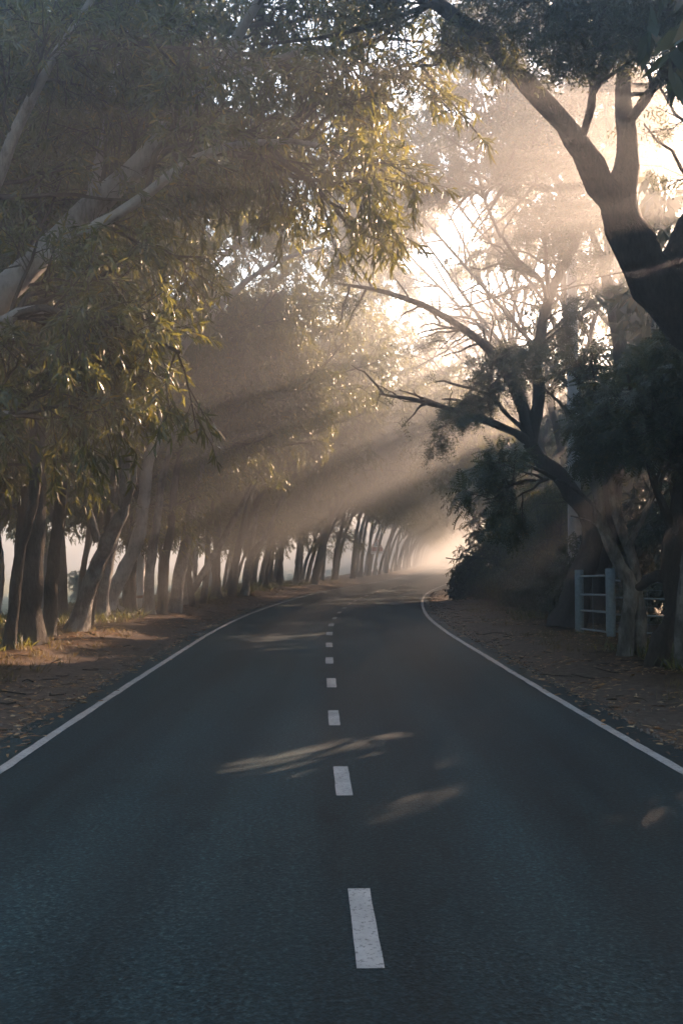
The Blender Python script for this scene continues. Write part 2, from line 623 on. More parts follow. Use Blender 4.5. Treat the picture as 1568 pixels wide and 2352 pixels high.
def ground_z(x, y):
    o = offset(x, y)
    a = np.abs(o)
    z = np.full(np.shape(o), -.012)
    t_ = np.clip((a - EDGE - .1) / 2.4, 0, 1)
    left = np.where(o < 0, 1., .55)
    z = np.where(a > EDGE + .1, -.012 + left * (.22 * t_ * t_ * (3 - 2 * t_)), z)
    far = np.clip((a - 8.5) / 5, 0, 1)
    z = z - far * far * (3 - 2 * far) * np.where(o < 0, 1.0, .5)
    amp = np.clip((a - EDGE + .05) / .7, 0, 1)
    z = z + amp * ((vnoise(x, y, 1.7, 1) - .5) * .10 + (vnoise(x, y, .55, 2) - .5) * .05 + (vnoise(x, y, .2, 3) - .5) * .02)
    return np.where(a < EDGE - .06, np.minimum(z, -.03), z)


# ------------------------------------------------------------------ setting
def axis(fine0, fine1, step, ends, grow_=1.22):
    a = list(np.arange(fine0, fine1, step))
    s, x = step, fine1
    while x < ends[1]:
        a.append(x); s *= grow_; x += s
    a.append(ends[1])
    s, x, lo = step, fine0, []
    while x > ends[0]:
        s *= grow_; x -= s; lo.append(max(x, ends[0]))
    return np.array(sorted(set(lo)) + a)


gx = axis(-9, 11, .20, (-600, 600), 1.22)
gy = axis(3, 45, .26, (-120, 640), 1.06)
GX, GY = np.meshgrid(gx, gy)
GZ = ground_z(GX, GY)
nx, ny = len(gx), len(gy)
ii = (np.arange(ny - 1)[:, None] * nx + np.arange(nx - 1)[None]).ravel()
Q = np.stack([ii, ii + 1, ii + nx + 1, ii + nx], 1)
g = obj('ground', mesh('ground', np.stack([GX, GY, GZ], -1).reshape(-1, 3), [Q], [M['soil']], smooth=True, attr=('off', np.abs(offset(GX, GY)).ravel())))
g['kind'] = 'structure'


def strip(y0, y1, step, o0, o1, z, ragged=0.0, r=rng, nc=2):
    ys = np.linspace(y0, y1, max(2, int((y1 - y0) / step) + 1))
    sl = slope(ys)
    nxv, nyv = 1 / np.sqrt(1 + sl**2), -sl / np.sqrt(1 + sl**2)
    cols = []
    for k in range(nc):
        o = o0 + (o1 - o0) * k / (nc - 1)
        j = 0
        if k in (0, nc - 1):
            j = ragged * r.normal(size=len(ys)) + (ragged * 5 * (vnoise(ys, ys * 0 + k, 1.6, 4) - .5) if ragged > .01 else 0)
        cols.append(np.stack([xc(ys) + nxv * (o + j), ys + nyv * (o + j), np.full(len(ys), z)], -1))
    V = np.stack(cols, 1).reshape(-1, 3)
    i = (np.arange(len(ys) - 1)[:, None] * nc + np.arange(nc - 1)[None]).ravel()
    return V, np.stack([i, i + 1, i + nc + 1, i + nc], 1)


V, Q = strip(-40, 600, .35, -EDGE, EDGE, 0.0, .022, nc=9)
road = obj('road', mesh('road', V, [Q], [M['asphalt']]))
road['kind'] = 'structure'
for s in (-1, 1):
    V, Q = strip(-20, 420, .22, s * RW - .05, s * RW + .05, .004, .003)
    obj('edge_line', mesh('edge_line', V, [Q], [M['paint']]), road)
for k in range(-3, 75):
    y0 = 4.13 + 2.96 * k
    V, Q = strip(y0, y0 + .98, .14, -.0625 + rng.normal() * .006, .0625 + rng.normal() * .006, .004, .0015)
    obj('lane_dash', mesh('lane_dash', V, [Q], [M['paint']]), road)

# ------------------------------------------------------------------ crown prototypes (shared mesh data)
def crown_limbs(r, n, H, spread, lean=(.35, 0)):
    out = []
    for k in range(n):
        a = 2 * np.pi * (k + r.uniform(-.3, .3)) / n
        d = np.array([math.cos(a) * spread + lean[0], math.sin(a) * spread + lean[1], 1.0]) * r.uniform(.8, 1.15)
        q = r.normal(size=(3, 3)) * .16
        p1 = d * H * .33 + q[0]; p2 = d * H * .66 + q[1] + [0, 0, .1]; p3 = d * H + q[2]
        out.append([(0, 0, -.15, .085), (*p1, .06), (*p2, .038), (*p3, .015)])
    return out


def acacia_near(seed):
    r = np.random.default_rng(seed)
    return grow(crown_limbs(r, 5, 4.3, .50), r, 60, 330, 2300, L=(2.3, 1.3, .62), nl=12, leaf=(.18, .032), tm=T_SICKLE, start=.12, hang=.55, up=(.15, .1, -.05), droop=(.15, .2, .35), wood=True)


def acacia_far(seed):
    r = np.random.default_rng(seed)
    return grow(crown_limbs(r, 4, 4.3, .50), r, 50, 260, 1500, L=(2.3, 1.3, .65), nl=13, leaf=(.19, .042), tm=T_DIAMOND, start=.12, hang=.5, up=(.15, .1, -.05), droop=(.15, .2, .35), wood=True, coarse=True)


ACN = [acacia_near(s) for s in (11, 12, 13)]
ACF = [acacia_far(s) for s in (21, 22, 23)]

ORD = ['first', 'second', 'third', 'fourth', 'fifth', 'sixth', 'seventh', 'eighth', 'ninth', 'tenth', 'eleventh', 'twelfth', 'thirteenth', 'fourteenth', 'fifteenth', 'sixteenth', 'seventeenth', 'eighteenth', 'nineteenth', 'twentieth']
ORD += [] + ['twenty-' + o for o in ORD[:9]] + ['thirtieth'] + ['thirty-' + o for o in ORD[:9]] + ['fortieth'] + ['forty-' + o for o in ORD[:9]] + ['fiftieth'] + ['fifty-' + o for o in ORD[:9]] + ['sixtieth'] + ['sixty-' + o for o in ORD[:9]] + ['seventieth'] + ['seventy-' + o for o in ORD[:9]] + ['eightieth']


def px(pts, Y, dY=0):
    """Control rows from picture points (x, y, radius in metres), Y metres ahead."""
    out = []
    for k, (x, y, rad) in enumerate(pts):
        p = at(x, y, Y + dY * k)
        out.append((*p, rad))
    return out


def seat(L):
    """Push the first row of a trunk down to the ground."""
    L = [list(q) for q in L]
    L[0][2] = float(ground_z(np.array(L[0][0]), np.array(L[0][1]))) - .05
    return L


# --- left row, nearest trees: trunks one by one
LEFT = [
    # (picture points, distance, bark, words)
    ([(18, 1517, .11), (32, 1400, .10), (44, 1280, .09), (80, 1140, .08), (96, 1000, .07)], 16.4, 'bark', 'slim dark trunk close to the left picture edge, in front of the flared thick trunk'),
    ([(68, 1505, .21), (72, 1340, .19), (80, 1220, .18), (86, 1120, .16), (84, 960, .13)], 17.3, 'bark', 'thick dark trunk with flared roots near the left picture edge'),
    ([(114, 1483, .14), (118, 1340, .13), (132, 1220, .12), (140, 1120, .11), (160, 960, .09)], 19.2, 'bark', 'upright dark trunk just right of the flared thick trunk'),
    ([(172, 1472, .19), (208, 1340, .18), (248, 1245, .17), (280, 1180, .15), (284, 1080, .12), (296, 1000, .11), (318, 900, .09)], 20.2, 'bark_pale', 'thick forked trunk leaning right over the verge, fourth from the left'),
    ([(204, 1457, .10), (216, 1360, .10), (240, 1280, .09), (250, 1180, .08)], 22.2, 'bark', 'thin straight trunk behind the thick forked leaning trunk'),
    ([(232, 1437, .20), (240, 1320, .19), (256, 1260, .17), (262, 1140, .14)], 25.0, 'bark_pale', 'stout trunk standing between the forked tree and the long pale leaning tree'),
    ([(262, 1424, .20), (256, 1393, .20), (280, 1320, .20), (316, 1240, .20), (332, 1140, .18), (340, 1060, .16), (360, 1012, .15), (372, 900, .12), (400, 820, .10)], 27.2, 'bark_skylit', 'long pale trunk leaning right, lit white high up'),
    ([(298, 1421, .19), (300, 1300, .18), (310, 1200, .15), (318, 1100, .12)], 28.0, 'bark', 'dark upright trunk at the foot of the long pale leaning tree'),
    ([(340, 1425, .16), (348, 1280, .14), (360, 1200, .12), (372, 1110, .10)], 27.2, 'bark_pale', 'trunk with an orange sunlit rim beside the white post'),
    ([(372, 1424, .15), (380, 1280, .14), (392, 1220, .12), (400, 1120, .10)], 27.6, 'bark', 'grey trunk to the right of the white post, second past it'),
    ([(400, 1416, .20), (412, 1320, .19), (432, 1220, .17), (450, 1120, .12)], 29.0, 'bark_pale', 'sturdy grey trunk tapering up and right into yellow leaves'),
    ([(416, 1397, .14), (456, 1333, .13), (512, 1237, .11), (560, 1150, .08)], 32.8, 'bark_pale', 'bare trunk leaning hard to the right at half height, low fork'),
    ([(444, 1404, .11), (436, 1340, .10), (430, 1290, .09), (432, 1200, .07)], 32.0, 'bark', 'short bent trunk crossing below the hard leaning trunk'),
    ([(466, 1397, .12), (476, 1300, .11), (482, 1200, .09)], 34.0, 'bark', 'plain grey trunk just past the crossing pair'),
    ([(496, 1386, .18), (498, 1260, .16), (504, 1150, .12)], 37.6, 'bark', 'thick dark upright trunk halfway along the left row'),
    ([(532, 1380, .17), (540, 1300, .16), (556, 1220, .14), (580, 1120, .10)], 39.6, 'bark', 'dark trunk curving right halfway along the left row'),
    ([(562, 1374, .17), (576, 1280, .16), (608, 1235, .13), (640, 1160, .09)], 42.0, 'bark_pale', 'grey trunk with a kinked lean, last of the near left trunks'),
]
rl = np.random.default_rng(3)
for k, (pts, Y, bm_, words) in enumerate(LEFT):
    L = seat(px(pts, Y, .02))
    base = L[0][:3]
    top = np.array(L[-1][:3])
    # carry the trunk on into its crown
    d = norm(top - np.array(L[-2][:3])) * (2.4 if k < 6 else 1.2) + np.array([.25, 0, 1.0 if k < 6 else .5])
    L.append((*(top + d), L[-1][3] * .8))
    limbs = [L]
    if k == 3:
        f = at(224, 1245, Y); limbs.append([(*f, .09), (*at(212, 1200, Y), .08), (*at(200, 1150, Y), .07), (*at(208, 1090, Y + .2), .06), (*at(214, 960, Y + .4), .04)])
        f = at(284, 1170, Y); limbs.append([(*f, .07), (*at(304, 1120, Y), .06), (*at(312, 1060, Y - .1), .05)])
    if k == 6:
        limbs.append([(*at(368, 890, Y), .12), (*at(420, 800, Y - .2), .11), (*at(485, 725, Y - .5), .10), (*at(560, 650, Y - .8), .08), (*at(640, 600, Y - 1.2), .06), (*at(745, 565, Y - 1.5), .03)])
        limbs.append([(*at(374, 880, Y), .10), (*at(430, 700, Y + .2), .08), (*at(455, 600, Y + .4), .06), (*at(480, 540, Y + .5), .04)])
    if k == 11:
        limbs.append([(*at(452, 1338, Y), .08), (*at(444, 1300, Y + .2), .06), (*at(446, 1230, Y + .4), .05)])
    w, c = ACN[k % 3]
    tree('roadside_tree', base, words, limbs, bm_, w, c, top + d * .8 + (np.array([-2.2, 0, 1.4]) if k < 6 else np.array([0, 2.0, 1.8]) if k == 6 else np.array([0, 2.6, 1.0]) if k < 11 else np.zeros(3)), rl.uniform(-.7, .7), rl.uniform(.85, 1.05), group='trees of the left roadside row', r=rl)

# --- left row further along the road
y = 43.5
k = 0
while y < 330:
    o = -RW - rl.uniform(2.3, 3.6) - max(0, (y - 45) * .004)
    x = xc(y) + o
    z = float(ground_z(x, y)) - .05
    h = rl.uniform(4.4, 6.4)
    lean = rl.uniform(.10, .42)
    r0 = rl.uniform(.12, .21)
    L = [(x, y, z, r0), (x + lean * h * .25, y + rl.normal() * .1, z + h * .4, r0 * .9), (x + lean * h * .6, y + rl.normal() * .2, z + h * .75, r0 * .75), (x + lean * h, y, z + h, r0 * .6)]
    w, c = ACF[k % 3] if y > 50 else ACN[k % 3]
    side = 'leaning' if lean > .3 else 'upright'
    lab = f'{side} hazy trunk of the left row, {ORD[k]} beyond the kinked grey trunk'
    tree('roadside_tree', (x, y, z), lab, [L], 'bark_pale' if k % 4 == 1 else 'bark', w, c, L[-1][:3], rl.uniform(-.7, .7), rl.uniform(1.15, 1.6), group='trees of the left roadside row', r=rl)
    y += rl.uniform(2.2, 3.2) * (1 if y < 100 else 1.6 if y < 160 else 2.6)
    k += 1

# --- second left row, seen in the gaps between the first
y = 18.0
k = 0
while y < 75:
    o = -RW - rl.uniform(4.4, 6.6)
    x = xc(y) + o
    z = float(ground_z(x, y)) - .05
    h = rl.uniform(1.7, 3.2)
    lean = rl.uniform(-.1, .3)
    r0 = rl.uniform(.09, .17)
    L = [(x, y, z, r0), (x + lean * h * .3, y, z + h * .45, r0 * .9), (x + lean * h, y + rl.normal() * .3, z + h, r0 * .6)]
    w, c = ACF[k % 3] if y > 34 else ACN[(k + 1) % 3]
    lab = f'dark trunk of the second left row behind the roadside trunks, {ORD[k]} from the camera'
    tree('background_tree', (x, y, z), lab, [L], 'bark', w, c, L[-1][:3], rl.uniform(0, 6.28), rl.uniform(.85, 1.1), group='second row of trees on the left', r=rl)
    y += rl.uniform(1.8, 3.0)
    k += 1

# --- outermost left row, added to cut the skylight coming over the field
y = 9.0
k = 0
while y < 75:
    x = float(xc(y)) - rl.uniform(12, 16)
    z = float(ground_z(x, y)) - .05
    h = rl.uniform(3.4, 4.6)
    L = [(x, y, z, .16), (x + .2, y, z + h * .5, .14), (x + rl.uniform(-.4, .8), y, z + h, .10)]
    w, c = ACF[k % 3]
    tree('sky_screen_tree', (x, y, z), f'dim added tree screening the sky at the edge of the bright left field, {ORD[k]} from the camera', [L], 'bark', w, c, L[-1][:3], rl.uniform(0, 6.28), rl.uniform(1.2, 1.5), group='added trees at the edge of the left field', r=rl)
    y += rl.uniform(4.0, 5.5)
    k += 1

# --- tall trees just outside the left picture edge
for k, (x, y, h) in enumerate([(-8.4, 16.5, 6.4), (-7.2, 21.0, 7.0), (-9.4, 19.5, 6.8), (-9.6, 25.0, 6.8)]):
    z = float(ground_z(x, y)) - .05
    L = [(x, y, z, .2), (x + .3, y, z + h * .5, .17), (x + 1.2, y + .2, z + h, .12)]
    w, c = ACN[k % 3]
    tree('roadside_tree', (x, y, z), f'tall tree rooted beyond the left picture edge, {ORD[k]} from the camera', [L], 'bark', w, c, L[-1][:3], rl.uniform(-.5, .5), 1.1, group='trees of the left roadside row', r=rl)

# --- unseen trees added behind the camera to keep skylight off the road
for k, (x, y, h) in enumerate([(-5.4, -2.0, 4.8), (-6.4, -5.5, 5.5), (-5.0, -9.0, 5.4), (-6.2, -12.5, 5.6), (-5.0, -16.0, 5.2), (-6, -20, 5.0), (5.6, -1.5, 5.5), (6.2, -5.0, 5.4), (5.6, -8.5, 5.6), (6.4, -12.0, 5.4), (5.6, -15.5, 5.4), (6, -19.5, 5.4)]):
    z = float(ground_z(x, y)) - .05
    sd = -np.sign(x)
    L = [(x, y, z, .2), (x + sd * .3, y, z + h * .5, .17), (x + sd * 1.2, y + .2, z + h, .12)]
    w, c = ACF[k % 3]
    tree('added_shade_tree', (x, y, z), f'added shade tree standing behind the camera on the {"left" if x < 0 else "right"}, {ORD[k if x < 0 else k - 6]} of its row', [L], 'bark', w, c, L[-1][:3], (0 if x < 0 else math.pi) + rl.uniform(-.4, .4), 1.6, group='added shade trees behind the camera', r=rl)

# --- unseen trees added above the camera: crowns cut skylight on road and haze
for k, (x, y, tx, h) in enumerate([(-6.6, 1.0, -2.2, 9.5), (-6.8, 5.5, -2.6, 10.0), (6.8, -.5, 2.2, 9.5), (7.6, 4.0, 3.4, 10.2)]):
    z = float(ground_z(x, y)) - .05
    L = [(x, y, z, .24), (x * .92, y, z + h * .45, .20), ((x + tx) / 2, y, z + h * .8, .15), (tx, y, z + h, .11)]
    w, c = ACF[k % 3]
    tree('added_shade_tree', (x, y, z), f'tall added shade tree arching over the camera from the {"left" if x < 0 else "right"}, {ORD[k % 2]} of its pair', [L], 'bark', w, c, L[-1][:3], (0 if x < 0 else math.pi) + rl.uniform(-.4, .4), 1.45, group='added shade trees above the camera', r=rl)

# --- near left tree with the pale limb
r = np.random.default_rng(31)
b0 = (-6.7, 12.6, float(ground_z(-6.7, 12.6)) - .05)
L0 = [(*b0, .30), (-6.3, 12.8, 2.2, .25), (-5.5, 13.1, 4.6, .21), (*at(120, 565, 13.4), .19), (*at(205, 480, 13.5), .17), (*at(330, 370, 13.5), .15), (*at(425, 245, 13.5), .125), (*at(470, 195, 13.4), .10), (*at(560, 60, 13.2), .07), (*at(640, -80, 13), .05)]
L1 = [(*at(110, 590, 13.3), .10), (*at(230, 515, 13.0), .08), (*at(345, 440, 12.7), .07), (*at(430, 375, 12.4), .06), (*at(500, 343, 12.2), .05), (*at(620, 325, 12.1), .04), (*at(720, 330, 12), .03), (*at(820, 370, 12), .015)]
L2 = [(*at(470, 195, 13.4), .07), (*at(600, 150, 13), .06), (*at(720, 110, 12.8), .045), (*at(820, 130, 12.6), .03), (*at(890, 190, 12.5), .015)]
L3 = [(-6.0, 12.9, 3.2, .12), (*at(-30, 800, 12.2), .09), (*at(20, 730, 11.9), .07), (*at(90, 710, 11.8), .05), (*at(170, 740, 11.8), .02)]
L4 = [(-6.1, 12.8, 3.0, .11), (*at(-40, 500, 12.5), .09), (*at(60, 250, 12.3), .07), (*at(150, 90, 12.2), .05), (*at(250, -60, 12), .03)]
L5 = [(*at(205, 480, 13.5), .08), (*at(240, 300, 13.8), .07), (*at(280, 120, 14), .05), (*at(340, -60, 14.2), .03)]
L6 = [(-6.2, 12.8, 2.6, .09), (*at(-60, 940, 12.2), .07), (*at(-10, 950, 12), .05), (*at(40, 950, 11.9), .035), (*at(100, 960, 11.9), .012)]
limbs = [L0, L1, L2, L3, L4, L5, L6]
w, c = grow([l[2:] if l is L0 else l[1:] for l in limbs], r, 135, 760, 5000, L=(1.9, 1.1, .6), nl=11, leaf=(.175, .030), start=.05, up=(.15, .1, -.05), droop=(.12, .2, .35), hang=.5, out=np.array([.1, .35, .1]), clear=(L0[3:8], .65))
tree('foreground_tree', b0, 'large pale-limbed tree at the left, its crown filling the upper left of the picture', limbs, 'bark_skylit', w, c, r=r)

# ------------------------------------------------------------------ right side
def gz(x, y):
    return float(ground_z(np.array(float(x)), np.array(float(y))))


# beam openings cut through the right-hand crowns: (picture point, nearest, farthest, number, width)
gr = np.random.default_rng(91)
for x_, y_, Y0, Y1, n_, w_ in [(640, 805, 16, 42, 40, 1.3), (530, 1100, 17, 46, 40, 1.15), (570, 965, 16, 44, 38, .95), (900, 640, 19, 40, 28, 1.05), (1000, 520, 20, 38, 20, 1.2), (700, 1090, 20, 44, 16, .5), (700, 850, 20, 40, 14, .4),
                               (1370, 205, 11, 13.5, 4, .9), (1400, 345, 11, 13.5, 5, 1.3), (1400, 480, 11, 14, 4, .9), (1430, 610, 11, 13, 2, .8), (1250, 660, 12, 20, 4, .7), (1480, 1280, 10, 12, 2, .5), (1050, 1005, 26, 44, 14, .9),
                               (870, 1275, 55, 90, 6, .35), (870, 1215, 50, 85, 6, .35), (900, 1150, 50, 80, 6, .35), (60, 1120, 12, 15, 3, 2.2), (120, 980, 12, 14, 3, 2.0), (490, 1150, 28, 32, 3, .9), (370, 1434, 26, 28, 2, .7)]:
    for Y_ in np.linspace(Y0, Y1, n_):
        gap(at(x_ + gr.normal() * 8, y_ + gr.normal() * 9, Y_ + gr.normal() * .4), 0.0165 * Y_ * w_ * gr.uniform(.7, 1.3))
for x_, y_, g_ in [(-.2, 8.3, .34), (-.9, 8.0, .2), (.55, 6.9, .10), (1.9, 6.35, .15), (-1.5, 57, .7), (.5, 57.5, .7), (2.5, 58, .7), (4.5, 58.5, .7), (6.5, 59, .7), (8, 59, .7), (4.2, 46, .5)]:
    gap((x_, y_, 0), g_)

# big dark tree whose trunk slants in from the right picture edge
r = np.random.default_rng(41)
b0 = (7.6, 13.6, gz(7.6, 13.6) - .05)
B0 = [(*b0, .46), (7.1, 13.4, 1.6, .40), (6.1, 13.2, 3.6, .36), (*at(1560, 720, 13), .33), (*at(1470, 590, 13), .30), (*at(1425, 480, 13), .27), (*at(1440, 380, 13.1), .17), (*at(1430, 230, 13.3), .12), (*at(1440, 80, 13.5), .09), (*at(1400, -150, 13.8), .06)]
B1 = [(*at(1425, 480, 13), .24), (*at(1375, 415, 12.9), .19), (*at(1325, 325, 12.8), .15), (*at(1215, 200, 12.5), .125), (*at(1110, 85, 12.1), .105), (*at(990, 0, 11.7), .09), (*at(860, -90, 11.3), .06)]
B2 = [(*at(1000, 5, 11.7), .04), (*at(870, 52, 11.3), .033), (*at(745, 84, 11.1), .026), (*at(600, 102, 10.9), .015)]
B3 = [(*at(1520, 660, 13), .2), (*at(1600, 480, 13.4), .17), (*at(1660, 250, 13.8), .13), (*at(1640, 0, 14), .08)]
B4 = [(*at(1330, 330, 12.8), .06), (*at(1360, 230, 12.4), .05), (*at(1340, 100, 12), .04), (*at(1260, 20, 11.6), .02)]
B5 = [(*at(1430, 300, 13.2), .08), (*at(1500, 200, 12.8), .06), (*at(1560, 120, 12.3), .04), (*at(1600, 60, 12), .02)]
limbs = [B0, B1, B2, B3, B4, B5]
w, c = grow([B0[6:], B1[4:], B3, B4, B5], r, 80, 360, 2100, L=(1.7, .9, .45), nl=7, leaf=(.22, .19), tm=T_PINN_LO, mat='rain', start=.25, up=(.15, .1, .05), droop=(.1, .15, .2), hang=.25, gaps=True)
tree('foreground_tree', b0, 'massive dark tree slanting in from the right picture edge with a long bare limb', limbs, 'bark_dark', w, c, r=r)

# forked tree by the gate with spreading bare limbs
r = np.random.default_rng(43)
A0 = seat(px([(1300, 1452, .40), (1316, 1390, .34), (1335, 1318, .30), (1358, 1255, .28), (1366, 1205, .27), (1338, 1165, .25), (1309, 1126, .22), (1280, 1087, .20), (1241, 1060, .19), (1215, 1015, .17)], 23.0))
A1 = px([(1215, 1015, .12), (1180, 993, .10), (1110, 965, .085), (1020, 935, .065), (930, 914, .045), (870, 905, .02)], 23, -.25)
A2 = px([(1215, 1010, .13), (1195, 930, .12), (1150, 842, .11), (1118, 800, .10), (1060, 752, .085), (970, 700, .07), (860, 665, .05), (770, 650, .02)], 23, -.2)
A3 = px([(1220, 1015, .16), (1236, 900, .15), (1233, 840, .14), (1244, 750, .13), (1260, 685, .12), (1290, 620, .11), (1318, 565, .10), (1350, 440, .06)], 23, .15)
A4 = px([(1256, 690, .06), (1240, 640, .055), (1200, 608, .05), (1150, 540, .03)], 23, -.1)
A5 = px([(1258, 680, .05), (1254, 600, .045), (1258, 520, .04), (1300, 495, .02)], 23, .1)
A6 = px([(1205, 990, .06), (1140, 920, .05), (1124, 870, .045), (1135, 830, .03), (1190, 790, .015)], 23, -.1)
A7 = px([(1222, 985, .10), (1190, 890, .09), (1140, 810, .07), (1090, 770, .05), (1000, 745, .02)], 23.5, .15)
A8 = px([(1318, 565, .08), (1290, 450, .07), (1240, 340, .05), (1180, 240, .02)], 24, .2)
A9 = px([(1150, 545, .04), (1110, 450, .035), (1090, 340, .025), (1110, 220, .012)], 22.6, .1)
A10 = px([(1350, 440, .06), (1400, 320, .05), (1420, 180, .03), (1380, 60, .015)], 24, .2)
limbs = [A0, A1, A2, A3, A4, A5, A6, A7, A8, A9, A10]
w, c = grow([l for l in limbs[1:]], r, 130, 480, 2000, L=(1.5, .9, .42), nl=8, leaf=(.24, .20), tm=T_PINN_LO, mat='rain', start=.25, up=(.15, .1, 0), droop=(.2, .2, .3), hang=.3, gaps=True, spread=(1.0, .9, 1.1))
tree('gate_tree', A0[0][:3], 'forked tree behind the gate posts, its bare limbs spreading left over the road', limbs, 'bark_dark', w, c, r=r)
# its neighbour close behind, with a high crown over the road
T = seat(px([(1352, 1440, .38), (1368, 1340, .33), (1388, 1250, .30), (1400, 1150, .26), (1420, 1000, .22), (1428, 850, .19), (1405, 700, .16), (1385, 600, .13)], 25.0))
T1 = px([(1385, 600, .10), (1330, 480, .08), (1250, 380, .06), (1160, 300, .045), (1060, 230, .02)], 25, -.3)
T2 = px([(1395, 640, .09), (1390, 480, .07), (1370, 320, .05), (1330, 160, .03), (1270, 20, .015)], 25, .2)
T3 = px([(1390, 620, .08), (1450, 480, .06), (1500, 350, .045), (1540, 200, .02)], 25, .1)
T4 = px([(1300, 440, .05), (1200, 420, .04), (1110, 430, .03), (1010, 470, .012)], 24.6, -.2)
T5 = px([(1240, 370, .045), (1180, 240, .035), (1130, 120, .025), (1100, -20, .012)], 24, .1)
limbs = [T, T1, T2, T3, T4, T5]
w, c = grow(limbs[1:], r, 110, 440, 2900, L=(1.9, 1.1, .55), nl=10, leaf=(.17, .06), tm=T_DIAMOND, mat='rain', start=.15, up=(.15, .1, 0), droop=(.1, .15, .25), hang=.3, gaps=True)
tree('gate_tree', T[0][:3], 'broad brown trunk close behind the gate, beside the forked tree', limbs, 'bark_dark', w, c, r=r)

# pale two-stemmed tree in front of the gate
r = np.random.default_rng(45)
C0 = seat(px([(1438, 1522, .13), (1441, 1420, .12), (1450, 1352, .13), (1422, 1296, .12), (1400, 1250, .11), (1382, 1205, .105), (1373, 1148, .10), (1370, 1092, .095), (1372, 1000, .08), (1385, 900, .06)], 16.5))
C1 = seat(px([(1464, 1522, .12), (1470, 1420, .115), (1462, 1364, .11), (1446, 1262, .095), (1416, 1182, .085), (1404, 1126, .08), (1396, 1060, .07), (1420, 940, .05)], 16.6))
C2 = px([(1440, 1260, .05), (1480, 1180, .045), (1520, 1080, .04), (1560, 980, .02)], 16.4, -.15)
C3 = px([(1380, 1180, .035), (1330, 1130, .03), (1270, 1100, .025), (1200, 1110, .012)], 16.4, .1)
C4 = px([(1373, 1100, .05), (1320, 1000, .04), (1290, 930, .03), (1230, 880, .012)], 16.4, .1)
C5 = px([(1400, 1235, .025), (1360, 1200, .02), (1310, 1185, .012)], 16.4, .1)
C6 = px([(1396, 1060, .05), (1460, 940, .045), (1520, 860, .03), (1560, 820, .02)], 16.4, -.1)
limbs = [C0, C1, C2, C3, C4, C5, C6]
w, c = grow([C0[8:], C1[6:], C2, C3[1:], C6], r, 34, 130, 520, L=(1.3, .75, .4), nl=6, leaf=(.30, .26), tm=T_PINN, mat='rain', start=.3, up=(.1, .05, -.05), droop=(.15, .2, .25), hang=.3, roll=.5, gaps=True, out=np.array([0, .35, .1]), clear=(C0[2:8], .45))
tree('feathery_tree', C0[0][:3], 'pale two-stemmed tree with drooping feathery leaves in front of the gate', limbs, 'bark_pale', w, c, r=r)

# crooked dark tree by the right edge
r = np.random.default_rng(47)
D0 = seat(px([(1506, 1545, .17), (1515, 1477, .15), (1545, 1420, .14), (1549, 1375, .14), (1538, 1307, .15), (1547, 1239, .14), (1560, 1120, .11), (1550, 960, .08)], 15.0))
D1 = px([(1540, 1330, .10), (1515, 1322, .09), (1492, 1330, .085), (1466, 1350, .07)], 15.0, .3)
D2 = px([(1548, 1230, .07), (1500, 1100, .06), (1470, 980, .045), (1440, 860, .02)], 15, -.1)
D3 = px([(1556, 1150, .07), (1640, 1000, .06), (1680, 860, .05), (1700, 700, .03)], 15, -.1)
limbs = [D0, D1, D2, D3]
w, c = grow([D0[5:], D2, D3], r, 50, 190, 850, L=(1.4, .8, .4), nl=6, leaf=(.30, .26), tm=T_PINN, mat='rain', start=.2, up=(.1, .05, -.05), droop=(.15, .2, .3), hang=.3, roll=.5, gaps=True, out=np.array([.1, .3, .1]))
tree('feathery_tree', D0[0][:3], 'crooked dark tree at the right picture edge beside the fence', limbs, 'bark_dark', w, c, r=r)
E0 = seat(px([(1566, 1548, .10), (1562, 1450, .09), (1575, 1300, .08), (1590, 1100, .06)], 14.6))
tree('feathery_tree', E0[0][:3], 'slim pale stem cut by the right picture edge', [E0], 'bark_pale', r=r)

# shade trees on the right, mostly outside the picture, and the row behind the gate
def rain_proto(seed, gaps=False, dense=1.0):
    rr = np.random.default_rng(seed)
    return grow(crown_limbs(rr, 5, 5.0, .62, (-.25, 0)), rr, 60, 260, int(1250 * dense), L=(2.5, 1.4, .7), nl=14, leaf=(.15, .055), tm=T_DIAMOND, mat='rain', start=.1, up=(.05, .05, 0), droop=(.2, .25, .3), hang=.35, wood=True, coarse=True)


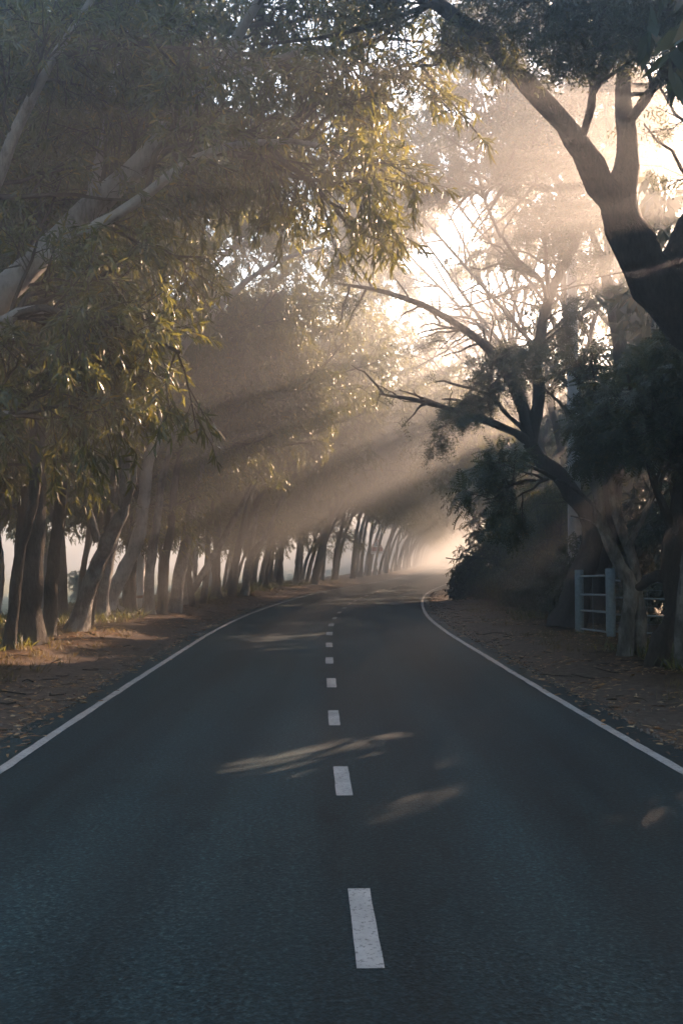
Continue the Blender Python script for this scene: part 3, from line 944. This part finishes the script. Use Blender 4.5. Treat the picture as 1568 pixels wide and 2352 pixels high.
RP = [rain_proto(s) for s in (61, 62, 63)]
rr = np.random.default_rng(65)
ROW = []
y = 31.0
while y < 330:
    o = RW + (rr.uniform(6.0, 8.5) if y < 48 else rr.uniform(3.6, 5.4))
    ROW.append((xc(y) + o, y, rr.uniform(1.5, 1.85) if y < 50 else rr.uniform(1.6, 2.0), 0))
    y += rr.uniform(4.8, 6.4) * (1 if y < 50 else 1.35 if y < 130 else 2.2)
y = 34.0
while y < 135:  # outer row, its far part added to darken the distant haze
    ROW.append((xc(y) + RW + rr.uniform(11, 15), y, rr.uniform(1.3, 1.6), 1))
    y += rr.uniform(6.0, 8.0) * (1 if y < 62 else 1.2)
ROW += [(9.6, 39.5, 1.75, 2), (7.9, 46.5, 1.8, 2), (12.5, 35.5, 1.75, 2)]
k1 = k2 = k3 = 0
for (x, y, s, back) in ROW:
    z = gz(x, y) - .05
    h = rr.uniform(6.0, 8.2) if y < 50 else rr.uniform(6.8, 9.0)
    if back == 2:
        h = 10.5
    r0 = rr.uniform(.14, .26)
    lean = -rr.uniform(.05, .35) if y < 50 or back else -rr.uniform(.32, .55)
    L = [(x, y, z, r0), (x + lean * h * .4, y + rr.normal() * .15, z + h * .5, r0 * .85), (x + lean * h, y, z + h, r0 * .65)]
    cl_ = L[-1][:3]
    w, c = RP[int(rr.integers(3))]
    if y < 62 and not (back == 2 and x > 11):
        q = np.random.default_rng(int(y * 100))
        cl = [[(a_ * s + cl_[0], b_ * s + cl_[1], c_ * s + cl_[2], d_) for (a_, b_, c_, d_) in l] for l in crown_limbs(q, 5, 5.0, .62, (-.25, 0))]
        n_, nl_, lf_ = (1100, 11, (.31, .11)) if back == 1 else (2900, 13, (.20, .072)) if back == 2 else (1450, 12, (.215, .078))
        w, c = grow(cl, q, 80, 380, n_, L=(2.6, 1.4, .7), nl=nl_, leaf=lf_, tm=T_DIAMOND, mat='rain', start=.1, up=(.05, .05, 0), droop=(.2, .25, .3), hang=.35, wood=True, gaps=True, coarse=True)
        cl_ = None
    if back == 2:
        lab = f'tall bright-rimmed tree rising behind the forked tree, {ORD[k3]} from the camera'; k3 += 1
    elif back:
        lab = f'shading tree of the outer right row, {ORD[k2]} from the camera'; k2 += 1
    else:
        lab = f'hazy spreading tree of the right roadside row, {ORD[k1]} from the camera'; k1 += 1
    tree('shade_tree', (x, y, z), lab, [L], 'bark_dark', w, c, cl_, 0 if cl_ is None else rr.uniform(-.8, .8), 1 if cl_ is None else s, group='trees on the right of the road', r=rr)
# trees just outside the right picture edge: unseen, put in to shade the near road and air
for k, (x, y, h, s) in enumerate([(13.0, 33.0, 4.5, 1.2), (18, 28, 5, 1.2), (9.2, 9.5, 3.2, 1.0), (10.2, 14.5, 3.4, 1.0), (10.8, 19.5, 3.4, 1.0), (11.8, 24.5, 3.6, 1.0), (14.0, 29.5, 3.6, 1.0), (15.0, 17.5, 3.8, 1.0), (16.0, 23.5, 3.8, 1.0), (16.5, 12.0, 7.5, 1.7), (17.5, 18.5, 8, 1.7), (19, 26, 8, 1.7), (21, 33.5, 8, 1.7), (23.5, 42, 8, 1.7), (13.5, 7.5, 6.5, 1.5)]):
    z = gz(x, y) - .05
    r0 = .22
    L = [(x, y, z, r0), (x - .2, y + .1, z + h * .5, r0 * .85), (x - .4, y, z + h, r0 * .65)]
    q = np.random.default_rng(200 + k)
    cl = [[(a_ * s + L[2][0], b_ * s + L[2][1], c_ * s * 1.15 + L[2][2], d_) for (a_, b_, c_, d_) in l] for l in crown_limbs(q, 6, 4.6, .75, (-.1, 0))]
    w, c = grow(cl, q, 80, 360, 1150, L=(2.5, 1.4, .7), nl=10, leaf=(.40, .15), tm=T_DIAMOND, mat='rain', start=.05, up=(.0, .0, -.1), droop=(.3, .35, .4), hang=.4, wood=True, gaps=True, coarse=True)
    tree('shade_tree', (x, y, z), f'dense unseen shade tree just outside the right picture edge, {ORD[k]} from the camera', [L], 'bark_dark', w, c, group='trees on the right of the road', r=rr)


for k, (x, y, h, lx, s) in enumerate([(8.6, 44.5, 5.0, -2.2, .95), (9.6, 49.0, 5.6, -2.4, 1.05), (11.0, 55.0, 6.0, -2.6, 1.1), (11.4, 61.0, 7.4, -5.2, 1.15), (12.8, 68.0, 7.8, -5.4, 1.2), (14.2, 76.0, 8.4, -5.8, 1.3), (16.0, 86.0, 9.0, -6.0, 1.4)]):
    z = gz(x, y) - .05
    L = [(x, y, z, .16), (x + lx * .3, y, z + h * .55, .14), (x + lx, y - .3, z + h, .10)]
    w, c = ACF[k % 3]
    tree('shade_tree', (x, y, z), f'dark tree bowing left over the bend behind the tall bush, {ORD[k]} from the camera', [L], 'bark_dark', w, c, L[-1][:3], math.pi + rr.uniform(-.4, .4), s, group='trees on the right of the road', r=rr)

# ------------------------------------------------------------------ bushes on the right bend
def bush_proto(seed, n=1500, leaf=(.15, .07), H=3.0, sp=.55, tm=T_OVATE, mat='broad', nl=8, L=(1.4, .8, .45)):
    q = np.random.default_rng(seed)
    limbs = []
    for k in range(9):
        a = 2 * np.pi * k / 9 + q.uniform(-.3, .3)
        d = np.array([math.cos(a) * sp * q.uniform(.3, 1.2), math.sin(a) * sp * q.uniform(.3, 1.2), 1.0])
        hh = H * q.uniform(.7, 1.1)
        limbs.append([(d[0] * .15, d[1] * .15, -.1, .04), (*(d * hh * .4), .03), (*(d * hh * .75), .02), (*(d * hh), .008)])
    return grow(limbs, q, 90, 360, n, L=L, nl=nl, leaf=leaf, tm=tm, mat=mat, start=.03, up=(.0, 0, -.1), droop=(.3, .35, .5), hang=.5, wood=True, roll=.8)


BP = [bush_proto(71), bush_proto(72, 1300, (.19, .085), 2.6)]
BT = bush_proto(73, 2100, (.15, .035), 5.2, .42, T_SICKLE, 'acacia', 12, (1.7, 1.0, .5))
BUSH = [
    (6.9, 38.8, 1.2, 'T', 'tall dark bush overhanging the inside of the bend'),
    (7.6, 35.4, .9, 'T', 'tall dense bush second from the bend, behind the verge'),
    (7.2, 32.0, .8, 'T', 'tall dense bush between the bend and the forked tree'),
    (8.2, 28.5, .8, 'T', 'tall dense bush just left of the concrete pole'),
    (6.6, 33.4, .62, 'B', 'low leafy bush on the verge nearest the bend'),
    (6.4, 29.6, .60, 'B', 'low leafy bush on the verge with pale glossy leaves'),
    (6.6, 26.4, .62, 'B', 'low leafy bush beside the foot of the forked tree'),
    (5.75, 40.2, .70, 'C', 'ragged leafy shoot silhouetted against the light at the bend'),
    (9.4, 24.0, .9, 'B', 'rounded bush behind the fence rails'),
    (8.8, 19.6, .7, 'B', 'rounded bush showing through the fence mesh'),
    (10.4, 21.5, .55, 'T', 'tall bush closing the view behind the fence'),
    (9.6, 34.0, 1.1, 'T', 'tall bush at the back of the bend thicket'),
    (8.4, 41.5, 1.1, 'T', 'tall bush on the far side of the bend thicket'),
    (11.0, 28.0, 1.1, 'T', 'tall bush deep behind the forked tree'),
]
for k, (x, y, s, kind, lab) in enumerate(BUSH):
    z = gz(x, y)
    o = empty('bush', (x, y, z), lab, 'bush', 'bushes on the right of the road')
    w, c = BT if kind == 'T' else BP[0] if kind == 'B' else BP[1]
    a = rr.uniform(0, 6.28)
    obj('branches', w, o, (0, 0, 0), a, s)
    obj('crown', c, o, (0, 0, 0), a, s)

qq = np.random.default_rng(77)
for k in range(14):
    y = 16 + k * 4.2
    x = float(xc(y)) - qq.uniform(17, 34)
    o = empty('field_bush', (x, y, gz(x, y)), f'low pale bush out in the bright left field, {ORD[k]} from the camera', 'bush', 'bushes in the left field')
    a, s_ = qq.uniform(0, 6.28), qq.uniform(.35, .75)
    for nm, me in zip(('branches', 'crown'), BP[k % 2]):
        obj(nm, me, o, (0, 0, 0), a, s_)

# ------------------------------------------------------------------ gate, fence, poles, sign, vehicle
def box(x0, x1, y0, y1, z0, z1):
    v = np.array([(x, y, z) for z in (z0, z1) for y in (y0, y1) for x in (x0, x1)], float)
    f = np.array([(0, 2, 3, 1), (4, 5, 7, 6), (0, 1, 5, 4), (1, 3, 7, 5), (3, 2, 6, 7), (2, 0, 4, 6)])
    return v, f


def join(parts):
    V, Fq, b = [], [], 0
    for v, f in parts:
        V.append(v); Fq.append(np.asarray(f) + b); b += len(v)
    return np.concatenate(V), np.concatenate(Fq)


def rod(p, q, rad, S=8):
    p, q = np.array(p, float), np.array(q, float)
    P = np.stack([p, p + (q - p) * .5, q])[None]
    return tubes(P, np.full((1, 3), rad), S)


def post_me(h, rad, name='post'):
    prof = [(rad, -.3), (rad, h * .5), (rad, h - .012), (rad - .012, h), (.0005, h + .002)]
    S = 16
    a = np.linspace(0, 2 * np.pi, S, endpoint=False)
    V = np.array([(q * math.cos(t_), q * math.sin(t_), z) for q, z in prof for t_ in a])
    Fq = [(i * S + j, i * S + (j + 1) % S, (i + 1) * S + (j + 1) % S, (i + 1) * S + j) for i in range(len(prof) - 1) for j in range(S)]
    return mesh(name, V, [np.array(Fq)], [M['galv']], smooth=True)


P1, P2 = at(1331, 1462, 21.7), at(1403, 1478, 19.9)
g1 = gz(P1[0], P1[1]); g2 = gz(P2[0], P2[1])
gate = empty('gate', (P2[0], P2[1], g2), 'pale blue tubular gate with two thick round posts on the right verge', 'gate')
inv = np.array([P2[0], P2[1], g2])
pm = post_me(1.42, .10)
for (p, gg) in ((P1, g1), (P2, g2)):
    obj('post', pm, gate, (p[0] - inv[0], p[1] - inv[1], gg - inv[2]))
rel = np.array([P1[0] - P2[0], P1[1] - P2[1], g1 - g2])
for h in (.08, .50, .86, 1.27):
    v_, f_ = rod((0, 0, h), rel + [0, 0, h], .022)
    obj('rail', mesh('rail', v_, [f_], [M['rail']], smooth=True), gate)
v_, f_ = rod(rel * .55 + [0, 0, .06], rel * .55 + [0, 0, 1.25], .006)
obj('upright', mesh('upright', v_, [f_], [M['rail']], smooth=True), gate)

fe0, fe1 = np.array([P2[0] + .16, P2[1] + .25]), np.array([9.8, 19.4])
fence = empty('fence', (*fe0, gz(*fe0)), 'tubular rail fence with wire mesh running right behind the tree stems', 'fence')
inv = np.array([*fe0, gz(*fe0)])
fd = np.array([*(fe1 - fe0), gz(*fe1) - gz(*fe0)])
for h in (.10, .46, .82, 1.18):
    v_, f_ = rod((0, 0, h), fd + [0, 0, h], .020)
    obj('rail', mesh('rail', v_, [f_], [M['rail']], smooth=True), fence)
for u in (.30, .62, .97):
    v_, f_ = rod(fd * u + [0, 0, -.2], fd * u + [0, 0, 1.24], .024)
    obj('upright', mesh('upright', v_, [f_], [M['rail']], smooth=True), fence)
parts = [rod(fd * u + [0, .022, .05], fd * u + [0, .022, 1.2], .004, 4) for u in np.linspace(.05, .97, 9)]
parts += [rod([0, .03, h], fd + [0, .03, h], .004, 4) for h in (.28, .64, 1.0)]
v_, f_ = join(parts)
mo = obj('wire_mesh', mesh('wire_mesh', v_, [f_], [M['rail']]), fence)

pp = at(1322, 1440, 26.5)
pole = empty('utility_pole', (pp[0], pp[1], gz(pp[0], pp[1])), 'pale square concrete pole standing behind the forked tree', 'pole')
v_ = []
for z, w_ in ((-.3, .17), (3.5, .15), (10.7, .11), (10.73, .09)):
    v_ += [(-w_, -w_, z), (w_, -w_, z), (w_, w_, z), (-w_, w_, z)]
f_ = [(i * 4 + j, i * 4 + (j + 1) % 4, i * 4 + 4 + (j + 1) % 4, i * 4 + 4 + j) for i in range(3) for j in range(4)] + [(12, 13, 14, 15)]
obj('shaft', mesh('shaft', v_, [f_], [M['concrete']]), pole)
v_, f_ = box(-.145, .145, -.145, .145, 10.45, 10.53)
obj('collar', mesh('collar', v_, [f_], [M['galv']]), pole)

# white post between the left trunks
wp = at(319, 1424, 28.6)
post = empty('marker_post', (wp[0], wp[1], gz(wp[0], wp[1])), 'white round post with a rusty band standing between the left trunks', 'post')
v_, f_ = rod((0, 0, -.2), (0, 0, 1.9), .17, 14)
top_ = np.array([[0, 0, 1.93]]); n0 = len(v_)
f2_ = np.array([(n0 - 14 + j, n0 - 14 + (j + 1) % 14, n0) for j in range(14)])
obj('shaft', mesh('shaft', np.concatenate([v_, top_]), [f_, f2_], [M['whitewash']], smooth=True), post)
v_, f_ = rod((0, 0, .38), (0, 0, .46), .174, 14)
obj('band', mesh('band', v_, [f_], [plain('rusty_band', (.42, .26, .17), .8)], smooth=True), post)

# road sign
sx, sy = 3.55, 95.0
sz = gz(sx, sy)
sign = empty('road_sign', (sx, sy, sz), 'triangular red-bordered warning sign with a plate on a black and white pole', 'sign')
for k in range(7):
    v_, f_ = rod((0, .05, .32 * k - (.3 if k == 0 else 0)), (0, .05, .32 * (k + 1)), .055, 10)
    obj('pole_band', mesh('pole_band', v_, [f_], [M['black' if k % 2 else 'signwhite']], smooth=True), sign)


def prism(pts, y0, y1, mat, name):
    n = len(pts)
    v = [(x, y0, z) for x, z in pts] + [(x, y1, z) for x, z in pts]
    side = [(i, (i + 1) % n, n + (i + 1) % n, n + i) for i in range(n)]
    me = bpy.data.meshes.new(name)
    me.from_pydata(v, [], [tuple(range(n))[::-1], tuple(range(n, 2 * n))] + side)
    me.materials.append(mat)
    return me


zb = 2.42
obj('plate', prism([(-.62, zb - .02), (.62, zb - .02), (.62, zb + .30), (-.62, zb + .30)], -.01, .02, M['red'], 'plate'), sign)
obj('text_panel', prism([(-.62, zb - .30), (.62, zb - .30), (.62, zb - .03), (-.62, zb - .03)], -.01, .02, M['signwhite'], 'text_panel'), sign)
tri = prism([(-.60, zb + .31), (.60, zb + .31), (0, zb + 1.30)], -.01, .02, M['red'], 'triangle')
to = obj('triangle', tri, sign)
obj('triangle_face', prism([(-.43, zb + .40), (.43, zb + .40), (0, zb + 1.12)], -.018, -.012, M['signwhite'], 'triangle_face'), to)
v_, f_ = join([box(-.04, .04, -.024, -.02, zb + .45, zb + .92), box(-.16, .16, -.0245, -.0205, zb + .56, zb + .63), box(-.10, .10, -.0245, -.0205, zb + .74, zb + .80)])
obj('symbol', mesh('symbol', v_, [f_], [M['black']]), to)
q = np.random.default_rng(5)
parts = []
x = -.54
while x < .5:
    wd = q.uniform(.05, .11)
    parts.append(box(x, x + wd, -.016, -.012, zb - .10, zb - .075))
    parts.append(box(x + wd * .4, x + wd * .4 + .022, -.0165, -.0125, zb - q.uniform(.2, .24), zb - .101))
    x += wd + q.choice([.015, .015, .05])
v_, f_ = join(parts)
obj('lettering', mesh('lettering', v_, [f_], [M['black']]), sign)

# far oncoming vehicle: cab and cargo bed stand in for a three-wheeler
tx, ty = float(xc(258.) - .7), 258.0
vehicle = empty('vehicle', (tx, ty, 0), 'tiny boxy truck far down the road, faint in the bright haze', 'vehicle')
vehicle.scale = (.8, .8, .9)
v_, f_ = join([box(-.98, .98, 0, .12, .55, 1.05), box(-.98, -.86, 0, .12, 1.05, 2.0), box(.86, .98, 0, .12, 1.05, 2.0), box(-.04, .04, 0, .1, 1.05, 2.0), box(-.98, .98, -.02, 1.6, 2.0, 2.12), box(-.98, -.9, .121, 1.6, .55, 1.9), box(.9, .98, .121, 1.6, .55, 1.9), box(-.9, .9, 1.5, 1.6, .55, 1.05)])
cab = obj('cab', mesh('cab', v_, [f_], [M['body']]), vehicle)
v_, f_ = box(-.86, .86, .05, .06, 1.06, 1.99)
obj('windscreen', mesh('windscreen', v_, [f_], [M['glass']]), cab)
v_, f_ = join([box(-1.0, 1.9 - .9, 1.7, 5.0, .75, 1.45)])
obj('cargo_bed', mesh('cargo_bed', v_, [f_], [M['body']]), vehicle)
for s in (-1, 1):
    v_, f_ = box(s * .72 - .12, s * .72 + .12, -.03, -.001, .72, .92)
    obj('headlight', mesh('headlight', v_, [f_], [M['lamp']]), cab)
    for yy in (.7, 4.0):
        v_, f_ = rod((s * .95 - .11, yy, .38), (s * .95 + .11, yy, .38), .38, 16)
        obj('wheel', mesh('wheel', v_, [f_], [M['tyre']], smooth=True), vehicle)
v_, f_ = box(-1.0, 1.0, -.10, -.031, .42, .58)
obj('bumper', mesh('bumper', v_, [f_], [M['tyre']]), vehicle)

# ------------------------------------------------------------------ grass, litter, twigs on the verges
q = np.random.default_rng(81)


def scatter(n, o0, o1, y0, y1, yp=2.2):
    y_ = y0 + (y1 - y0) * q.uniform(size=n) ** yp
    o_ = q.uniform(o0, o1, n)
    x_ = xc(y_) + o_
    return x_, y_


def ground_pts(x_, y_):
    return np.stack([x_, y_, ground_z(x_, y_)], -1)


P = []
for (n, a, b_) in ((24000, -9.5, -EDGE - .05), (24000, EDGE + .05, 9.5)):
    x_, y_ = scatter(n, a, b_, 5, 60)
    k = vnoise(x_, y_, .9, 8) > .38
    P.append(ground_pts(x_[k], y_[k]))
x_, y_ = scatter(260, -EDGE + .1, EDGE - .1, 5, 50)
k = np.abs(offset(x_, y_)) > 2.88
p = np.stack([x_[k], y_[k], np.full(k.sum(), .004)], -1)
P.append(p)
P = np.concatenate(P) + [0, 0, .006]
a = q.uniform(0, 6.28, len(P)); d = np.stack([np.cos(a), np.sin(a), np.abs(q.normal(size=len(P))) * .08], -1)
v_, f_ = leaves(P, d, .14, .034, T_DIAMOND, q, .25)
o = obj('fallen_leaves', mesh('fallen_leaves', v_, [f_], [M['litter']]))
o['kind'] = 'stuff'; o['label'] = 'brown fallen leaves strewn over the verges'; o['category'] = 'leaves'

P = []
for (n, a, b_) in ((4200, -10.5, -EDGE - 1.1), (4200, EDGE + 1.0, 10.0)):
    x_, y_ = scatter(n, a, b_, 5, 70)
    k = (vnoise(x_, y_, 1.6, 9) + .25 * vnoise(x_, y_, .4, 10)) > .56
    P.append(ground_pts(x_[k], y_[k]))
P = np.repeat(np.concatenate(P), 7, 0)
P[:, :2] += q.normal(size=(len(P), 2)) * .07
P[:, 2] = ground_z(P[:, 0], P[:, 1]) - .01
d = q.normal(size=P.shape) * .45; d[:, 2] = 1
v_, f_ = leaves(P, d, .14, .011, T_DIAMOND, q, 1.0)
o = obj('roadside_grass', mesh('roadside_grass', v_, [f_], [M['grass']]))
o['kind'] = 'stuff'; o['label'] = 'thin dry grass growing along both verges'; o['category'] = 'grass'

x_, y_ = scatter(420, -8, -EDGE - .1, 5, 40)
x2, y2 = scatter(420, EDGE + .1, 8, 5, 40)
p = ground_pts(np.r_[x_, x2], np.r_[y_, y2]) + [0, 0, .012]
a = q.uniform(0, 6.28, len(p)); l = q.uniform(.12, .5, len(p))
dv = np.stack([np.cos(a) * l, np.sin(a) * l, q.normal(size=len(p)) * .03], -1)
tw = np.stack([p, p + dv * .5 + q.normal(size=p.shape) * .015, p + dv], 1)
v_, f_ = tubes(tw, np.full((len(p), 3), .006) * q.uniform(.6, 1.8, (len(p), 1)), 4)
o = obj('fallen_twigs', mesh('fallen_twigs', v_, [f_], [M['twig']]))
o['kind'] = 'stuff'; o['label'] = 'dry twigs lying on the verges'; o['category'] = 'twigs'

# weeds round the trunks and along the back of the verges
P = []
for (n, a, b_) in ((1500, -9.5, -EDGE - 2.0), (1700, EDGE + 1.9, 9.5)):
    x_, y_ = scatter(n, a, b_, 9, 60, 1.7)
    k = vnoise(x_, y_, 2.3, 21) > .45
    P.append(ground_pts(x_[k], y_[k]))
P = np.repeat(np.concatenate(P), 12, 0)
P[:, :2] += q.normal(size=(len(P), 2)) * .10
P[:, 2] = ground_z(P[:, 0], P[:, 1]) - .01
d = q.normal(size=P.shape) * .6; d[:, 2] = 1
v_, f_ = leaves(P, d, .26, .026, T_DIAMOND, q, 1.0)
o = obj('verge_weeds', mesh('verge_weeds', v_, [f_], [M['acacia']]))
o['kind'] = 'stuff'; o['label'] = 'ankle-high green weeds round the trunks at the back of the verges'; o['category'] = 'weeds'

# crumbled edge: gravel and drifted leaves
n = 3000
y_ = 4 + 46 * q.uniform(size=n) ** 2
sd = q.choice([-1, 1], n)
o_ = sd * (EDGE + np.abs(q.normal(size=n)) * .28 - .10)
x_ = xc(y_) + o_
z_ = np.where(np.abs(o_) < EDGE, .002, ground_z(x_, y_))
octa = np.array([(1, 0, 0), (-1, 0, 0), (0, 1, 0), (0, -1, 0), (0, 0, 1), (0, 0, -1)], float)
of = np.array([(0, 2, 4), (2, 1, 4), (1, 3, 4), (3, 0, 4), (2, 0, 5), (1, 2, 5), (3, 1, 5), (0, 3, 5)])
sc_ = q.uniform(.006, .022, (n, 1, 1)) * q.uniform(.6, 1.3, (n, 6, 1))
V = octa[None] * sc_ + np.stack([x_, y_, z_ + .004], -1)[:, None]
Fc = of[None] + (np.arange(n) * 6)[:, None, None]
o = obj('gravel', mesh('gravel', V.reshape(-1, 3), [Fc.reshape(-1, 3)], [plain('gravel_stone', (.13, .12, .11), .9, 0, 9, .5)]))
o['kind'] = 'stuff'; o['label'] = 'loose gravel along the crumbled asphalt edges'; o['category'] = 'gravel'
n = 1500
y_ = 4 + 46 * q.uniform(size=n) ** 1.8
o_ = q.choice([-1, 1], n) * (EDGE - np.abs(q.normal(size=n)) * .16 + .05)
x_ = xc(y_) + o_
P = np.stack([x_, y_, np.maximum(.008, ground_z(x_, y_) + .008)], -1)
a = q.uniform(0, 6.28, len(P)); d = np.stack([np.cos(a), np.sin(a), np.abs(q.normal(size=len(P))) * .08], -1)
v_, f_ = leaves(P, d, .12, .03, T_SICKLE + T_OVATE, q, .25)
o = obj('drifted_leaves', mesh('drifted_leaves', v_, [f_], [M['litter']]))
o['kind'] = 'stuff'; o['label'] = 'dry leaves drifted against the asphalt edges'; o['category'] = 'leaves'

# ------------------------------------------------------------------ haze
v_, f_ = box(-650, 650, -170, 690, -3.2, 25)
hm = bpy.data.materials.new('haze')
hm.use_nodes = True
t = hm.node_tree
t.nodes.clear()
out = t.nodes.new('ShaderNodeOutputMaterial')
pv = t.nodes.new('ShaderNodeVolumePrincipled')
pv.inputs['Color'].default_value = (.90, .93, .94, 1)
pv.inputs['Density'].default_value = HAZE_DENSITY
pv.inputs['Anisotropy'].default_value = HAZE_G
t.links.new(pv.outputs[0], out.inputs['Volume'])
hz = obj('haze', mesh('haze', v_, [f_], [hm]))
hz['kind'] = 'stuff'; hz['label'] = 'pale morning haze filling the air along the road'; hz['category'] = 'haze'
